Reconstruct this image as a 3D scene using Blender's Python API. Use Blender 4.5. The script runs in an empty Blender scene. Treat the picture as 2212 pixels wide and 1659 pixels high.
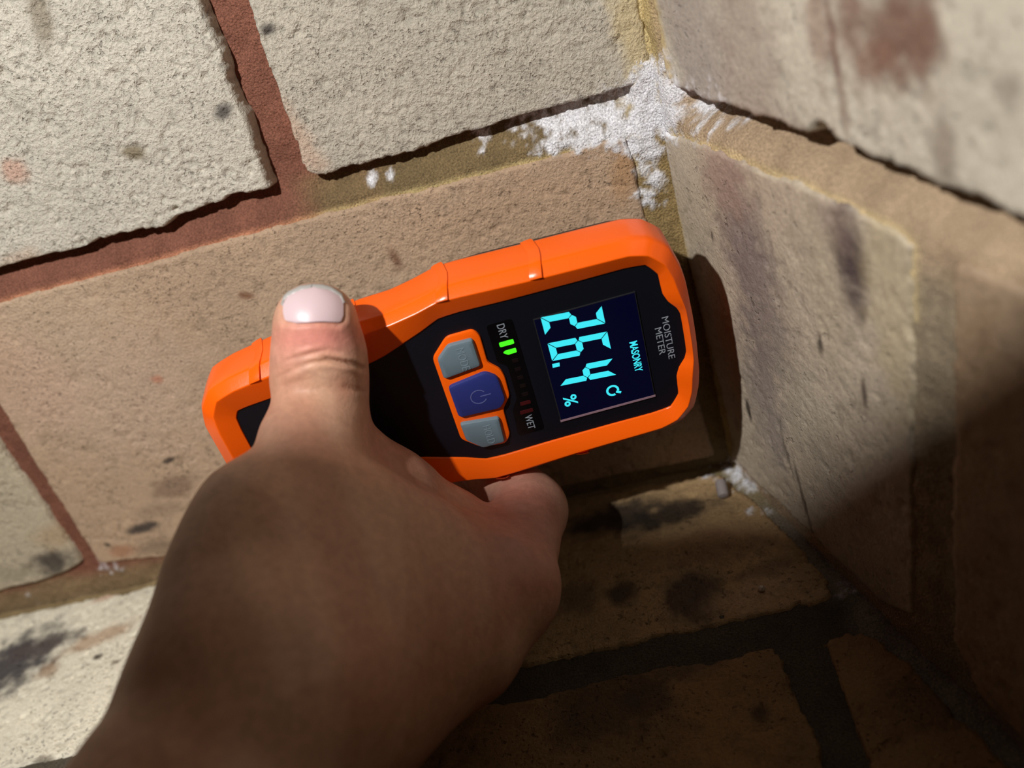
import bpy, bmesh, math, random
import numpy as np
from mathutils import Vector, Matrix

# ------------------------------------------------------------------ camera, light, exposure
S = 0.001                                   # the scene is measured in millimetres, built in metres
IW, IH = 2212, 1659
FPX = 2035.944
CAM = np.array([-15.668, -250.288, 194.244])
ROT = np.array([[0.96373, 0.01559, -0.26642], [-0.21850, -0.52297, -0.82387], [-0.15218, 0.85221, -0.50059]])
# re-orthonormalise (rows: right, down, forward)
_f = ROT[2] / np.linalg.norm(ROT[2]); _r = ROT[0] - _f * (ROT[0] @ _f); _r /= np.linalg.norm(_r)
ROT = np.stack([_r, np.cross(_f, _r), _f])
sc = bpy.context.scene
COL = sc.collection
cd = bpy.data.cameras.new('camera'); cam = bpy.data.objects.new('camera', cd); COL.objects.link(cam)
cd.sensor_width = 36.0; cd.lens = FPX / IW * 36.0; cd.clip_start = 0.002; cd.clip_end = 20
m = Matrix.Identity(4)
for i in range(3):
    m[i][0] = ROT[0][i]; m[i][1] = -ROT[1][i]; m[i][2] = -ROT[2][i]; m[i][3] = CAM[i] * S
cam.matrix_world = m
cd.dof.use_dof = True; cd.dof.focus_distance = 0.245; cd.dof.aperture_fstop = 8.5
sc.camera = cam
w = bpy.data.worlds.new('world'); sc.world = w; w.use_nodes = True
bg = w.node_tree.nodes['Background']; bg.inputs[0].default_value = (1.0, 0.62, 0.36, 1); bg.inputs[1].default_value = 0.016
LAMP = np.array([-165., -292., 372.])
ld = bpy.data.lights.new('head_torch', 'POINT'); ld.energy = 7.2; ld.shadow_soft_size = 0.0048; ld.color = (1.0, 0.98, 0.95)
lo = bpy.data.objects.new('head_torch', ld); lo.location = LAMP * S; COL.objects.link(lo)
sc.view_settings.view_transform = 'Standard'; sc.view_settings.look = 'None'
sc.view_settings.exposure = 0.0; sc.view_settings.gamma = 1.0; sc.view_settings.use_curve_mapping = False

# ------------------------------------------------------------------ helpers
PHI = 1.234                                  # the right cheek of the firebox splays outwards
HB = 114.0
def ray(o):
    o = np.atleast_2d(np.asarray(o, float))
    d = np.stack([(o[:, 0] - IW / 2) / FPX, (o[:, 1] - IH / 2) / FPX, np.ones(len(o))], 1)
    return d @ ROT
def unproj(o, P, n):
    P = np.asarray(P, float); n = np.asarray(n, float); d = ray(o)
    t = (n @ (P - CAM)) / (d @ n)
    return CAM + d * t[:, None]
def atd(px, py, dep):
    return CAM + ray((px, py))[0] * dep
def srgb(r, g, b):
    c = np.array([r, g, b], float) / 255
    return np.where(c <= .04045, c / 12.92, ((c + .055) / 1.055) ** 2.4)
class Plane:
    def __init__(s, e1, e2, n): s.e1, s.e2, s.n = (np.array(x, float) for x in (e1, e2, n))
    def to2(s, px):
        q = unproj(px, (0, 0, 0), s.n); return np.stack([q @ s.e1, q @ s.e2], 1)
    def to3(s, a, b, h): return a[..., None] * s.e1 + b[..., None] * s.e2 + h[..., None] * s.n
BACK = Plane((1, 0, 0), (0, 0, 1), (0, -1, 0))
CHEEK = Plane((math.cos(PHI), -math.sin(PHI), 0), (0, 0, 1), (-math.sin(PHI), -math.cos(PHI), 0))
FLOOR = Plane((1, 0, 0), (0, 1, 0), (0, 0, 1))

rng = np.random.RandomState(7)
TAB = rng.rand(256, 256)
def vn(x, y, seed=0):
    xi = np.floor(x).astype(int); yi = np.floor(y).astype(int)
    fx = x - xi; fy = y - yi; fx = fx * fx * (3 - 2 * fx); fy = fy * fy * (3 - 2 * fy)
    a = (xi + seed * 37) & 255; b = (yi + seed * 91) & 255; a1 = (a + 1) & 255; b1 = (b + 1) & 255
    return (TAB[a, b] * (1 - fx) + TAB[a1, b] * fx) * (1 - fy) + (TAB[a, b1] * (1 - fx) + TAB[a1, b1] * fx) * fy
def fbm(x, y, sc_, seed=0, octv=4):
    s = 0; amp = .5; t = 0
    for k in range(octv):
        c, sn = math.cos(.6 * k + .3), math.sin(.6 * k + .3)
        s = s + amp * vn((x * c - y * sn) / sc_, (x * sn + y * c) / sc_, seed + k * 5); t += amp; amp *= .5; sc_ *= .5
    return s / t
def sstep(a, b, x):
    t = np.clip((x - a) / (b - a), 0, 1); return t * t * (3 - 2 * t)
def poly_sd(poly, X, Y):
    d = np.full(X.shape, 1e9); ins = np.zeros(X.shape, bool); n = len(poly)
    for i in range(n):
        ax, ay = poly[i]; bx, by = poly[(i + 1) % n]
        ex, ey = bx - ax, by - ay; L = ex * ex + ey * ey + 1e-12
        t = np.clip(((X - ax) * ex + (Y - ay) * ey) / L, 0, 1)
        d = np.minimum(d, np.hypot(X - ax - t * ex, Y - ay - t * ey))
        if ay != by:
            ins ^= ((Y > min(ay, by)) & (Y <= max(ay, by)) & (X < ax + (Y - ay) / (by - ay) * ex))
    return np.where(ins, -d, d)

def link(name, me, mat=None, parent=None):
    o = bpy.data.objects.new(name, me); COL.objects.link(o)
    if mat is not None and me is not None: me.materials.append(mat)
    if parent is not None: o.parent = parent
    return o
def mesh(name, V, F, mat=None, parent=None, smooth=None, col=None):
    me = bpy.data.meshes.new(name)
    V = np.asarray(V, float)
    me.from_pydata((V * S).tolist(), [], F if isinstance(F, list) else F.tolist()); me.update()
    if col is not None:
        a = me.color_attributes.new('tint', 'FLOAT_COLOR', 'POINT')
        a.data.foreach_set('color', np.concatenate([col, np.ones((len(col), 1))], 1).astype(np.float32).ravel())
    if smooth is not None:
        me.polygons.foreach_set('use_smooth', [True] * len(me.polygons))
        if smooth < 180: me.set_sharp_from_angle(angle=math.radians(smooth))
    return link(name, me, mat, parent)
def empty(name, loc=(0, 0, 0)):
    o = bpy.data.objects.new(name, None); COL.objects.link(o); o.location = Vector(loc) * S; o.empty_display_size = .01
    return o
def tag(o, label=None, cat=None, group=None, kind=None):
    if label: o['label'] = label
    if cat: o['category'] = cat
    if group: o['group'] = group
    if kind: o['kind'] = kind
    return o

# ------------------------------------------------------------------ materials
def nmat(name):
    mt = bpy.data.materials.new(name); mt.use_nodes = True
    nt = mt.node_tree; return mt, nt, nt.nodes['Principled BSDF']
def plain(name, col, rough=.5, spec=.5, emit=None, es=0, bump=0, bscale=2000, coat=0):
    mt, nt, b = nmat(name)
    b.inputs['Base Color'].default_value = (*col, 1); b.inputs['Roughness'].default_value = rough
    b.inputs['Specular IOR Level'].default_value = spec; b.inputs['Coat Weight'].default_value = coat
    if emit is not None:
        b.inputs['Emission Color'].default_value = (*emit, 1); b.inputs['Emission Strength'].default_value = es
    if bump:
        tc = nt.nodes.new('ShaderNodeTexCoord'); nz = nt.nodes.new('ShaderNodeTexNoise'); bp = nt.nodes.new('ShaderNodeBump')
        nz.inputs['Scale'].default_value = bscale; nz.inputs['Detail'].default_value = 3
        bp.inputs['Strength'].default_value = bump; bp.inputs['Distance'].default_value = .0004
        nt.links.new(tc.outputs['Object'], nz.inputs['Vector']); nt.links.new(nz.outputs['Fac'], bp.inputs['Height'])
        nt.links.new(bp.outputs['Normal'], b.inputs['Normal'])
    return mt
def tinted(name, rough=.9, spec=.25, grain=1300., gamt=.25, bump=.5, bdist=.00035, bscale=1500., sss=0):
    mt, nt, b = nmat(name); N = nt.nodes; L = nt.links
    at = N.new('ShaderNodeAttribute'); at.attribute_name = 'tint'
    tc = N.new('ShaderNodeTexCoord'); nz = N.new('ShaderNodeTexNoise')
    nz.inputs['Scale'].default_value = grain; nz.inputs['Detail'].default_value = 4; nz.inputs['Roughness'].default_value = .65
    L.new(tc.outputs['Object'], nz.inputs['Vector'])
    mr = N.new('ShaderNodeMapRange'); mr.inputs['From Min'].default_value = .3; mr.inputs['From Max'].default_value = .7
    mr.inputs['To Min'].default_value = 1 - gamt; mr.inputs['To Max'].default_value = 1 + gamt * .6
    L.new(nz.outputs['Fac'], mr.inputs['Value'])
    vm = N.new('ShaderNodeVectorMath'); vm.operation = 'SCALE'
    L.new(at.outputs['Color'], vm.inputs[0]); L.new(mr.outputs['Result'], vm.inputs['Scale'])
    L.new(vm.outputs['Vector'], b.inputs['Base Color'])
    b.inputs['Roughness'].default_value = rough; b.inputs['Specular IOR Level'].default_value = spec
    n2 = N.new('ShaderNodeTexNoise'); n2.inputs['Scale'].default_value = bscale; n2.inputs['Detail'].default_value = 3
    L.new(tc.outputs['Object'], n2.inputs['Vector'])
    bp = N.new('ShaderNodeBump'); bp.inputs['Strength'].default_value = bump; bp.inputs['Distance'].default_value = bdist
    L.new(n2.outputs['Fac'], bp.inputs['Height']); L.new(bp.outputs['Normal'], b.inputs['Normal'])
    if sss:
        b.inputs['Subsurface Weight'].default_value = sss; b.inputs['Subsurface Radius'].default_value = (1, .35, .2)
        b.inputs['Subsurface Scale'].default_value = .0022
    return mt
def pitted(name, rough, spec, dist, pitd, pscale, gscale, dark=.5, cover=.5, th=.6):
    """crumbly fired clay: fine grain, sharp little pits in drifts, with the shade inside the pits painted in"""
    mt, nt, b = nmat(name); N = nt.nodes; L = nt.links
    at = N.new('ShaderNodeAttribute'); at.attribute_name = 'tint'; tc = N.new('ShaderNodeTexCoord')
    def noise(scale, det, rg=.55):
        n = N.new('ShaderNodeTexNoise'); n.inputs['Scale'].default_value = scale; n.inputs['Detail'].default_value = det; n.inputs['Roughness'].default_value = rg
        L.new(tc.outputs['Object'], n.inputs['Vector']); return n.outputs['Fac']
    def rng_(v, a, b_, c, d):
        m_ = N.new('ShaderNodeMapRange'); m_.interpolation_type = 'SMOOTHSTEP'
        for k, x in zip(('From Min', 'From Max', 'To Min', 'To Max'), (a, b_, c, d)): m_.inputs[k].default_value = x
        L.new(v, m_.inputs['Value']); return m_.outputs['Result']
    def math_(op, a, b_):
        m_ = N.new('ShaderNodeMath'); m_.operation = op
        for k, x in ((0, a), (1, b_)):
            if isinstance(x, (int, float)): m_.inputs[k].default_value = x
            else: L.new(x, m_.inputs[k])
        return m_.outputs[0]
    drift = rng_(noise(70, 3), .36, .64, 1 - cover, 1.0)
    pit = math_('MULTIPLY', rng_(noise(pscale, 2, .5), th, th + .08, 0, 1), drift)
    big = rng_(noise(pscale * .42, 3, .6), .66, .71, 0, 1)
    pits = math_('MAXIMUM', pit, big)
    grain = noise(gscale, 4, .65)
    hgt = math_('SUBTRACT', math_('MULTIPLY', grain, dist), math_('MULTIPLY', pits, pitd))
    bp = N.new('ShaderNodeBump'); bp.inputs['Strength'].default_value = 1.0; bp.inputs['Distance'].default_value = 1.0
    L.new(hgt, bp.inputs['Height']); L.new(bp.outputs['Normal'], b.inputs['Normal'])
    tone = math_('MULTIPLY', rng_(grain, .3, .7, .86, 1.1), rng_(pits, 0, 1, 1, dark))  # pit shade is multiplied into the base colour
    vm = N.new('ShaderNodeVectorMath'); vm.operation = 'SCALE'; L.new(at.outputs['Color'], vm.inputs[0]); L.new(tone, vm.inputs['Scale'])
    L.new(vm.outputs['Vector'], b.inputs['Base Color'])
    b.inputs['Roughness'].default_value = rough; b.inputs['Specular IOR Level'].default_value = spec
    return mt
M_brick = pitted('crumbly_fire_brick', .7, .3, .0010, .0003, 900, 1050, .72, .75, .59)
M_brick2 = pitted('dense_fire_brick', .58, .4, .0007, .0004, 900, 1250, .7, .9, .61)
M_cheek = pitted('worn_brick', .42, .5, .00034, .00022, 600, 900, .8, .97, .65)
M_hearth = pitted('hearth_brick', .7, .3, .0008, .0004, 700, 1100, .65, .8, .6)
M_mortar = tinted('sandy_mortar', rough=.8, grain=1900, gamt=.5, bump=1.0, bdist=.0007, bscale=1700)

# ------------------------------------------------------------------ masonry
# salt bloom: places (photo pixel, plane, radius mm, strength)
SALT = []
for pl, lst in ((BACK, [(1110, 275, 6, .75), (1150, 265, 7, .95), (1190, 268, 8, 1.15), (1240, 262, 9, 1.3), (1200, 305, 5, 1.1), (1260, 295, 6, 1.2), (1300, 240, 8, 1.3), (1350, 225, 7, 1.1), (1400, 205, 7, 1.4),
                        (1400, 160, 5, 1.2), (1415, 130, 3, .9), (1390, 260, 7, 1.5), (1340, 275, 7, 1.3), (1280, 285, 5, 1.2), (1220, 305, 4, 1.1), (1160, 325, 3, .8),
                        (1385, 310, 6, 1.3), (1405, 340, 6, 1.2), (1415, 390, 5, 1.1), (1400, 425, 5, .9), (1035, 298, 4, 1.0), (1040, 335, 2, .8), (800, 395, 3, .8), (840, 385, 2, .8),
                        (1440, 250, 8, 1.3), (1575, 1010, 4, 1.1), (1530, 1025, 3, .9), (230, 1225, 6, .7), (60, 1300, 4, .6)]),
                (CHEEK, [(1430, 200, 6, 1.4), (1460, 205, 7, 1.3), (1500, 222, 7, 1.0), (1440, 250, 7, 1.4), (1480, 245, 8, 1.1), (1520, 255, 7, .8), (1560, 240, 7, .8), (1445, 120, 4, .7), (1425, 285, 5, 1.0), (1430, 150, 4, .9), (1615, 1040, 4, .9), (1650, 1070, 4, .6)]),
                (FLOOR, [(1590, 1020, 5, 1.1), (1620, 1050, 5, .8), (1640, 1100, 4, .8), (1530, 1030, 4, .9), (1840, 1270, 5, .4)])):
    for px, py, r, s_ in lst: SALT.append((unproj((px, py), (0, 0, 0), pl.n)[0], r, s_))
SALT_OWN = {}
def salt_mask(P, X, Y, seed):
    f = np.zeros(X.shape)
    for c, r, s_ in SALT:
        d2 = ((P - c) ** 2).sum(-1); f = np.maximum(f, s_ * np.exp(-d2 / (r * r)))
    n = fbm(X, Y, 3.0, seed + 60, 3) * .55 + fbm(X, Y, 1.1, seed + 64, 2) * .45
    return sstep(.44, .82, f * .66 + (n - .5) * 1.15 + .10 * (f > .05))
def stain(colr, X, Y, pl, blobs, seed):
    """stains, plus a shadow painted on one hearth brick; blobs: (px, py, rx mm, ry mm, angle deg, colour, strength)"""
    for (px, py, rx, ry, an, c, st) in blobs:
        a, b = pl.to2([(px, py)])[0]; ca, sa = math.cos(math.radians(an)), math.sin(math.radians(an))
        u = ((X - a) * ca + (Y - b) * sa) / rx; v = (-(X - a) * sa + (Y - b) * ca) / ry
        q = np.sqrt(u * u + v * v) / 1.15 + (fbm(X, Y, 4, seed + 33, 4) - .5) * .9
        k = (1 - sstep(.35, 1.25, q)) * st
        colr = colr * (1 - k[..., None]) + np.array(c) * k[..., None]
    return colr
BR = {}
def pts(pl, seq):
    out = []
    for q in seq: out.append(pl.to2([q])[0] if len(q) == 2 else np.array(q[1:], float))
    return np.array(out)
def brick(parent, pl, poly, res, base, blobs=(), seed=0, pit=.45, mat=None, wave=.5, label=None, salt=None, jag=1.0, h0=0.0, pitscale=2.0, var=.1, tone2=None):
    lo_ = poly.min(0) - 2; hi = poly.max(0) + 2
    xs = np.arange(lo_[0], hi[0], res); ys = np.arange(lo_[1], hi[1], res)
    X, Y = np.meshgrid(xs, ys, indexing='ij')
    X = X + (vn(X / res * .9, Y / res * .9, seed + 3) - .5) * res * .4
    sd = poly_sd(poly, X, Y)
    sd = sd + jag * ((fbm(X, Y, 9, seed, 3) - .5) * 2.0 + (fbm(X, Y, 2.4, seed + 9, 3) - .5) * 1.5)
    n1 = fbm(X, Y, 40, seed + 11, 3) - .5; n2 = fbm(X, Y, pitscale, seed + 17, 3); n3 = fbm(X, Y, 7, seed + 23, 3)
    dens = sstep(.32, .68, fbm(X, Y, 30, seed + 29, 3) * .6 + n3 * .4)
    h = h0 + n1 * wave * 2 - pit * 1.5 * sstep(.55, .70, n2) * (.3 + 1.2 * dens) + (fbm(X, Y, 1.5, seed + 41, 2) - .5) * (.3 + .5 * dens) * min(1, pit * 2.2)
    h = h - pit * 2.2 * sstep(.72, .80, fbm(X, Y, 2.8, seed + 47, 2))
    rnd = np.clip(sd + .9, 0, .9) / .9
    h = h - .55 * rnd ** 2.2 - np.clip(sd, 0, 9) * 8
    keep = sd < 1.7
    P = pl.to3(X, Y, h)
    c = np.ones(X.shape + (3,)) * base
    if tone2 is not None:
        k = sstep(.42, .6, fbm(X, Y, 26, seed + 52, 3))[..., None]; c = c * (1 - k) + np.array(tone2) * k
    c = c * (1 + (fbm(X, Y, 12, seed + 71, 4) - .5)[..., None] * var * 2.2) * (1 - .22 * sstep(.60, .8, n2)[..., None])
    c = stain(c, X, Y, pl, blobs, seed)
    sm = salt_mask(P, X, Y, seed)[..., None]
    if salt is not None: sm = sm * salt(X, Y)[..., None]
    c = c * (1 - sm) + srgb(232, 232, 236) * sm
    P = P + pl.n * (sm * .5 * (fbm(X, Y, 1.6, seed + 5, 2)[..., None]))
    idx = -np.ones(X.shape, int); idx[keep] = np.arange(keep.sum())
    q = np.stack([idx[:-1, :-1], idx[1:, :-1], idx[1:, 1:], idx[:-1, 1:]], -1).reshape(-1, 4); q = q[(q >= 0).all(1)]
    if np.dot(np.cross(pl.e1, pl.e2), pl.n) < 0: q = q[:, ::-1]
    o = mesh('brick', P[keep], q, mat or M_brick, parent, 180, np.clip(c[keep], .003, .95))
    if label: o['label'] = label
    return o
def mortar(name, pl, polys, deps, rect, res, colfn, seed, fill=None, fdep=.8):
    xs = np.arange(rect[0], rect[2], res); ys = np.arange(rect[1], rect[3], res)
    X, Y = np.meshgrid(xs, ys, indexing='ij')
    SD = np.stack([poly_sd(p, X, Y) for p in polys], 0); mn = SD.min(0)
    W_ = 1 / (np.clip(SD, 0, None) + .6) ** 2; dep = (W_ * np.array(deps)[:, None, None]).sum(0) / W_.sum(0)
    if fill is not None: kf = fill(X, Y); dep = dep * (1 - kf) + fdep * kf
    h = -dep + (fbm(X, Y, 5, seed, 3) - .5) * 1.0 + (fbm(X, Y, 1.6, seed + 3, 2) - .5) * .6
    P = pl.to3(X, Y, h)
    c = colfn(X, Y, P, SD); c = c * (1 + (fbm(X, Y, 6, seed + 7, 4) - .5)[..., None] * .5)
    sm = salt_mask(pl.to3(X, Y, 0 * X), X, Y, seed)[..., None]; c = c * (1 - sm) + srgb(238, 238, 242) * sm
    P = P + pl.n * (sm * (.2 + .8 * (fbm(X, Y, 1.8, seed + 15, 2)[..., None])))
    keep = mn > -3.5
    idx = -np.ones(X.shape, int); idx[keep] = np.arange(keep.sum())
    q = np.stack([idx[:-1, :-1], idx[1:, :-1], idx[1:, 1:], idx[:-1, 1:]], -1).reshape(-1, 4); q = q[(q >= 0).all(1)]
    if np.dot(np.cross(pl.e1, pl.e2), pl.n) < 0: q = q[:, ::-1]
    return tag(mesh(name, P[keep], q, M_mortar, None, 180, np.clip(c[keep], .003, .95)), kind='structure')

# back wall ------------------------------------------------------------------
W_ = None
b1 = pts(BACK, [(420, -25), (432, 5), (468, 95), (500, 190), (530, 265), (555, 330), (582, 408), (540, 418), (500, 422), (462, 446), (420, 455), (380, 470), (352, 492),
                (300, 497), (235, 510), (160, 540), (80, 555), (0, 577), (W_, -337, 124), (W_, -337, 240), (W_, -112, 240)])
b2 = pts(BACK, [(520, -25), (532, 0), (548, 45), (572, 120), (602, 205), (640, 305), (664, 372), (690, 381), (760, 362), (830, 345), (930, 312), (1000, 290), (1080, 266), (1150, 245),
                (1230, 224), (1310, 202), (1392, 180), (1402, 130), (1392, 60), (1378, 0), (W_, -5, 180), (W_, -9, 240), (W_, -101, 240)])
b3 = pts(BACK, [(W_, -221, 113), (0, 655), (160, 612), (320, 570), (510, 515), (700, 465), (850, 426), (1000, 390), (1120, 358), (1200, 338), (1290, 312), (1352, 298), (1372, 350), (1384, 430),
                (1402, 500), (1440, 600), (W_, -6, 40), (W_, -4, 3.5), (W_, -100, 4.5), (W_, -180, 4.5), (325, 1206), (262, 1213), (214, 1218), (195, 1187), (100, 1040), (0, 879)])
b4 = pts(BACK, [(W_, -233, 113), (W_, -460, 113), (W_, -460, 7), (W_, -300, 7), (0, 1278), (100, 1252), (150, 1232), (178, 1216), (170, 1203), (90, 1090), (0, 962)])
CREAM = srgb(208, 201, 186); TAN = srgb(190, 162, 135); PINK = srgb(205, 168, 142)
DK = srgb(52, 46, 46)
def back_col(X, Y, P, SD):
    k = sstep(-122, -72, X + (fbm(X, Y, 14, 5, 3) - .5) * 40)[..., None] * (1 - sstep(123, 128, Y) * (X < -60))[..., None]
    c = srgb(130, 84, 67) * (1 - k) + srgb(124, 105, 73) * k
    k2 = sstep(-16, -5, X + (fbm(X, Y, 5, 6, 3) - .5) * 9)[..., None]; kz = sstep(108, 128, Y)[..., None]; c = c * (1 - k2) + (srgb(206, 186, 136) * kz + srgb(150, 127, 84) * (1 - kz)) * k2
    # an orange lip of mortar smeared along the top of the lower course
    d3 = np.minimum(SD[2], SD[3]); lip = (np.exp(-(np.clip(d3, 0, 9) / .9) ** 2) * sstep(100, 108, Y))[..., None] * (.75)
    c = c * (1 - lip) + (srgb(206, 142, 108) * (1 - k) + srgb(206, 184, 130) * k) * lip
    k3 = (1 - sstep(4, 12, Y + (fbm(X, Y, 8, 9, 3) - .5) * 4))[..., None] * .8
    return c * (1 - k3) + srgb(150, 130, 96) * k3
wall_back = mortar('wall_back', BACK, [b1, b2, b3, b4], [6.2, 5.6, 1.15, 2.0], (-360, -2, 5, 244), .7, back_col, 3, lambda X, Y: sstep(-13, -6, X) * (1 - sstep(112, 124, Y) * (1 - sstep(-8, -5, X)) * (Y < 127)), .9)
wall_back['label'] = 'cream firebrick back wall with red-brown recessed mortar joints'
brick(wall_back, BACK, b1, .55, CREAM, [(485, 237, 3.4, 2.2, 15, DK, .85), (285, 330, 3.2, 1.8, -20, srgb(120, 105, 75), .8), (30, 372, 4, 3.5, 0, srgb(205, 150, 125), .6),
      (85, 25, 3, 9, -20, srgb(120, 105, 80), .6), (50, 560, 6, 3, 0, srgb(190, 150, 120), .4)], 1, pit=.34, jag=.7, pitscale=1.5, label='pale cream brick with coarse pits')
brick(wall_back, BACK, b2, .55, srgb(194, 186, 170), [(578, 66, 2.2, 1.8, 10, DK, .9), (1375, 90, 5, 26, 3, srgb(214, 192, 138), .6), (640, 300, 5, 12, 15, srgb(214, 176, 150), .5)], 2, salt=lambda X, Y: .15 + .85 * sstep(-16, -8, X), pit=.24, jag=.7, pitscale=1.5,
      label='pale grey-cream brick beside the corner')
brick(wall_back, BACK, b3, .55, TAN, [(855, 560, 1.6, 3.4, 12, srgb(105, 62, 38), .85), (530, 638, 2.4, 1.2, -20, srgb(120, 75, 45), .8), (250, 860, 32, 24, 0, srgb(206, 178, 155), .6), (120, 700, 25, 14, 0, srgb(196, 172, 146), .6),
      (60, 830, 14, 20, 0, srgb(206, 172, 148), .5), (312, 1140, 6.5, 1.9, 3, DK, .9), (370, 1052, 8, 4.5, 10, srgb(112, 86, 70), .6), (262, 1190, 6, 2.6, 0, srgb(170, 118, 88), .7), (340, 1180, 8, 4, 0, srgb(120, 100, 82), .6),
      (232, 1178, 1.3, 1.1, 0, srgb(30, 24, 22), .9), (365, 995, 2.6, .9, 10, srgb(50, 40, 36), .9), (1345, 370, 4, 9, -10, srgb(176, 130, 80), .6), (1383, 400, 1.3, 5, 6, srgb(60, 42, 24), .9), (1330, 520, 3, 2, 0, srgb(130, 96, 80), .6),
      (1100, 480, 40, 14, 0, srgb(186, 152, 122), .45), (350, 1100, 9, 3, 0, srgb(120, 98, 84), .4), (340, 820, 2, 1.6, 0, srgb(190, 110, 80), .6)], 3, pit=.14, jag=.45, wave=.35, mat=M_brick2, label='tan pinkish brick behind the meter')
brick(wall_back, BACK, b4, .7, srgb(200, 186, 162), [(112, 1216, 8.5, 5, 6, srgb(66, 58, 53), .9), (110, 1160, 8, 5, 0, srgb(190, 160, 124), .6), (30, 1240, 12, 4, 0, srgb(150, 140, 118), .5)], 4, pit=.2, jag=.6, pitscale=1.6)

# right cheek ------------------------------------------------------------------
r1 = pts(CHEEK, [(1412, -10), (1424, 70), (1436, 150), (1452, 186), (1520, 212), (1600, 240), (1690, 270), (1738, 290), (1752, 272), (1776, 270), (1800, 302), (1900, 345), (2000, 390), (2110, 432), (2212, 472),
                 (W_, 200, 125), (W_, 200, 238), (W_, 4, 238)])
r2 = pts(CHEEK, [(1432, 283), (1480, 302), (1560, 330), (1640, 366), (1720, 398), (1800, 436), (1880, 474), (1940, 505), (1968, 530), (1970, 700), (1972, 950), (1974, 1200), (1974, 1340), (W_, 78, 4), (W_, 3, 3),
                 (1580, 940), (1530, 740), (1490, 590), (1462, 470), (1446, 380)])
r3 = pts(CHEEK, [(2050, 566), (2120, 588), (2212, 622), (W_, 200, 108), (W_, 200, 4), (W_, 113, 4), (2056, 1380), (2054, 1100), (2052, 800)])
def cheek_col(X, Y, P, SD):
    c = np.ones(X.shape + (3,)) * srgb(176, 152, 124)
    k = (1 - sstep(1, 9, X))[..., None]; c = c * (1 - k) + srgb(200, 178, 126) * k
    k = (sstep(85, 100, X) * (1 - sstep(100, 112, Y)))[..., None]; c = c * (1 - k) + srgb(158, 142, 118) * k
    k = np.exp(-(np.clip(SD[1], 0, 9) / 1.0) ** 2)[..., None] * .7 * (Y > 95)[..., None]
    return c * (1 - k) + srgb(228, 204, 152) * k
wall_right = mortar('wall_right', CHEEK, [r1, r2, r3], [13, .6, 1.4], (-2, -2, 202, 242), .9, cheek_col, 23, lambda X, Y: 1 - sstep(5, 15, X), .8)
wall_right['label'] = 'splayed brick side wall with smooth worn bricks and soot stains'
LAV = srgb(158, 147, 140); GREY = srgb(132, 121, 116)
brick(wall_right, CHEEK, r1, .9, srgb(194, 185, 168), [(1500, 80, 14, 32, 8, LAV, .75), (1620, 150, 12, 30, 8, srgb(160, 142, 130), .6), (1930, 80, 11, 7, 25, srgb(112, 80, 66), .85), (1975, 60, 6, 10, 10, srgb(120, 90, 76), .7),
      (1830, 60, 4, 9, 0, srgb(120, 86, 72), .75), (1800, 110, 1.6, 14, 5, srgb(112, 78, 66), .8), (1880, 130, 7, 3, 20, srgb(130, 96, 80), .7), (1760, 40, 3, 12, 0, srgb(140, 108, 94), .6), (1425, 60, 2.5, 30, 6, srgb(206, 180, 120), .7), (2040, 330, 3, 6, 0, srgb(120, 104, 90), .6), (2180, 200, 3, 3, 0, srgb(130, 116, 104), .5)],
      31, pit=.16, mat=M_cheek, wave=.7, pitscale=3.0, var=.14, label='worn grey-cream brick with brown soot stains')
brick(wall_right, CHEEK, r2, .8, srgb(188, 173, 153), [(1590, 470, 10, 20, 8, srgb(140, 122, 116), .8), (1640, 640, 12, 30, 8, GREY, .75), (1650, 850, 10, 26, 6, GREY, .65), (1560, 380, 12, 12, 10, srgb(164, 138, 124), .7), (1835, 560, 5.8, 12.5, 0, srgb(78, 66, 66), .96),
      (1800, 480, 7, 6, 0, srgb(140, 122, 112), .6), (1935, 640, 9, 30, 0, srgb(180, 164, 128), .5), (1772, 740, 1.4, 3.0, 0, srgb(44, 42, 40), .95), (1618, 890, 1.2, 4.5, 4, srgb(54, 48, 44), .95), (1540, 512, .9, 2.4, 0, srgb(60, 50, 44), .9), (1868, 850, .9, 4, 0, srgb(80, 68, 60), .8),
      (1735, 1080, .9, 16, 10, srgb(70, 60, 52), .8), (1700, 980, .9, 10, 12, srgb(90, 80, 70), .7), (1450, 420, 2.2, 26, 8, srgb(206, 180, 120), .75), (1740, 900, 12, 18, 0, srgb(168, 158, 140), .6), (1780, 620, 8, 20, 0, srgb(178, 164, 140), .5)],
      32, pit=.14, mat=M_cheek, wave=.6, pitscale=2.6, var=.14, label='worn brick with a dark oval stain near its upper edge')
brick(wall_right, CHEEK, r3, 1.1, srgb(170, 146, 120), [(2120, 900, 12, 20, 0, srgb(150, 122, 92), .5)], 33, pit=.14, mat=M_cheek, wave=.6, pitscale=3, var=.14)

# hearth floor ------------------------------------------------------------------
D1 = -68.2; D2 = -79.5
f1a = pts(FLOOR, [(W_, -108, -2.5), (W_, -60, -2.2), (W_, -5, -2.6), (1640, 1085), (1720, 1170), (1780, 1240), (1800, 1290), (1620, 1330), (1450, 1367), (1300, 1402), (1150, 1434), (W_, -108, D1 + .4)])
f1b = pts(FLOOR, [(W_, -350, -2.5), (W_, -118, -2.2), (W_, -118, D1 - .5), (W_, -180, -71.5), (W_, -230, -74), (W_, -350, -76)])
f2 = pts(FLOOR, [(1150, 1503), (1402, 1448), (1560, 1418), (1672, 1398), (1700, 1455), (1769, 1604), (W_, 0.5, -150), (W_, 1, -194), (W_, -229, -194), (W_, -229, D2 - .3)])
f3 = pts(FLOOR, [(1778, 1388), (1830, 1362), (1890, 1372), (1960, 1430), (2060, 1530), (2212, 1680), (W_, 62, -194), (W_, 11.5, -194), (1884, 1659), (1830, 1520)])
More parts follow.
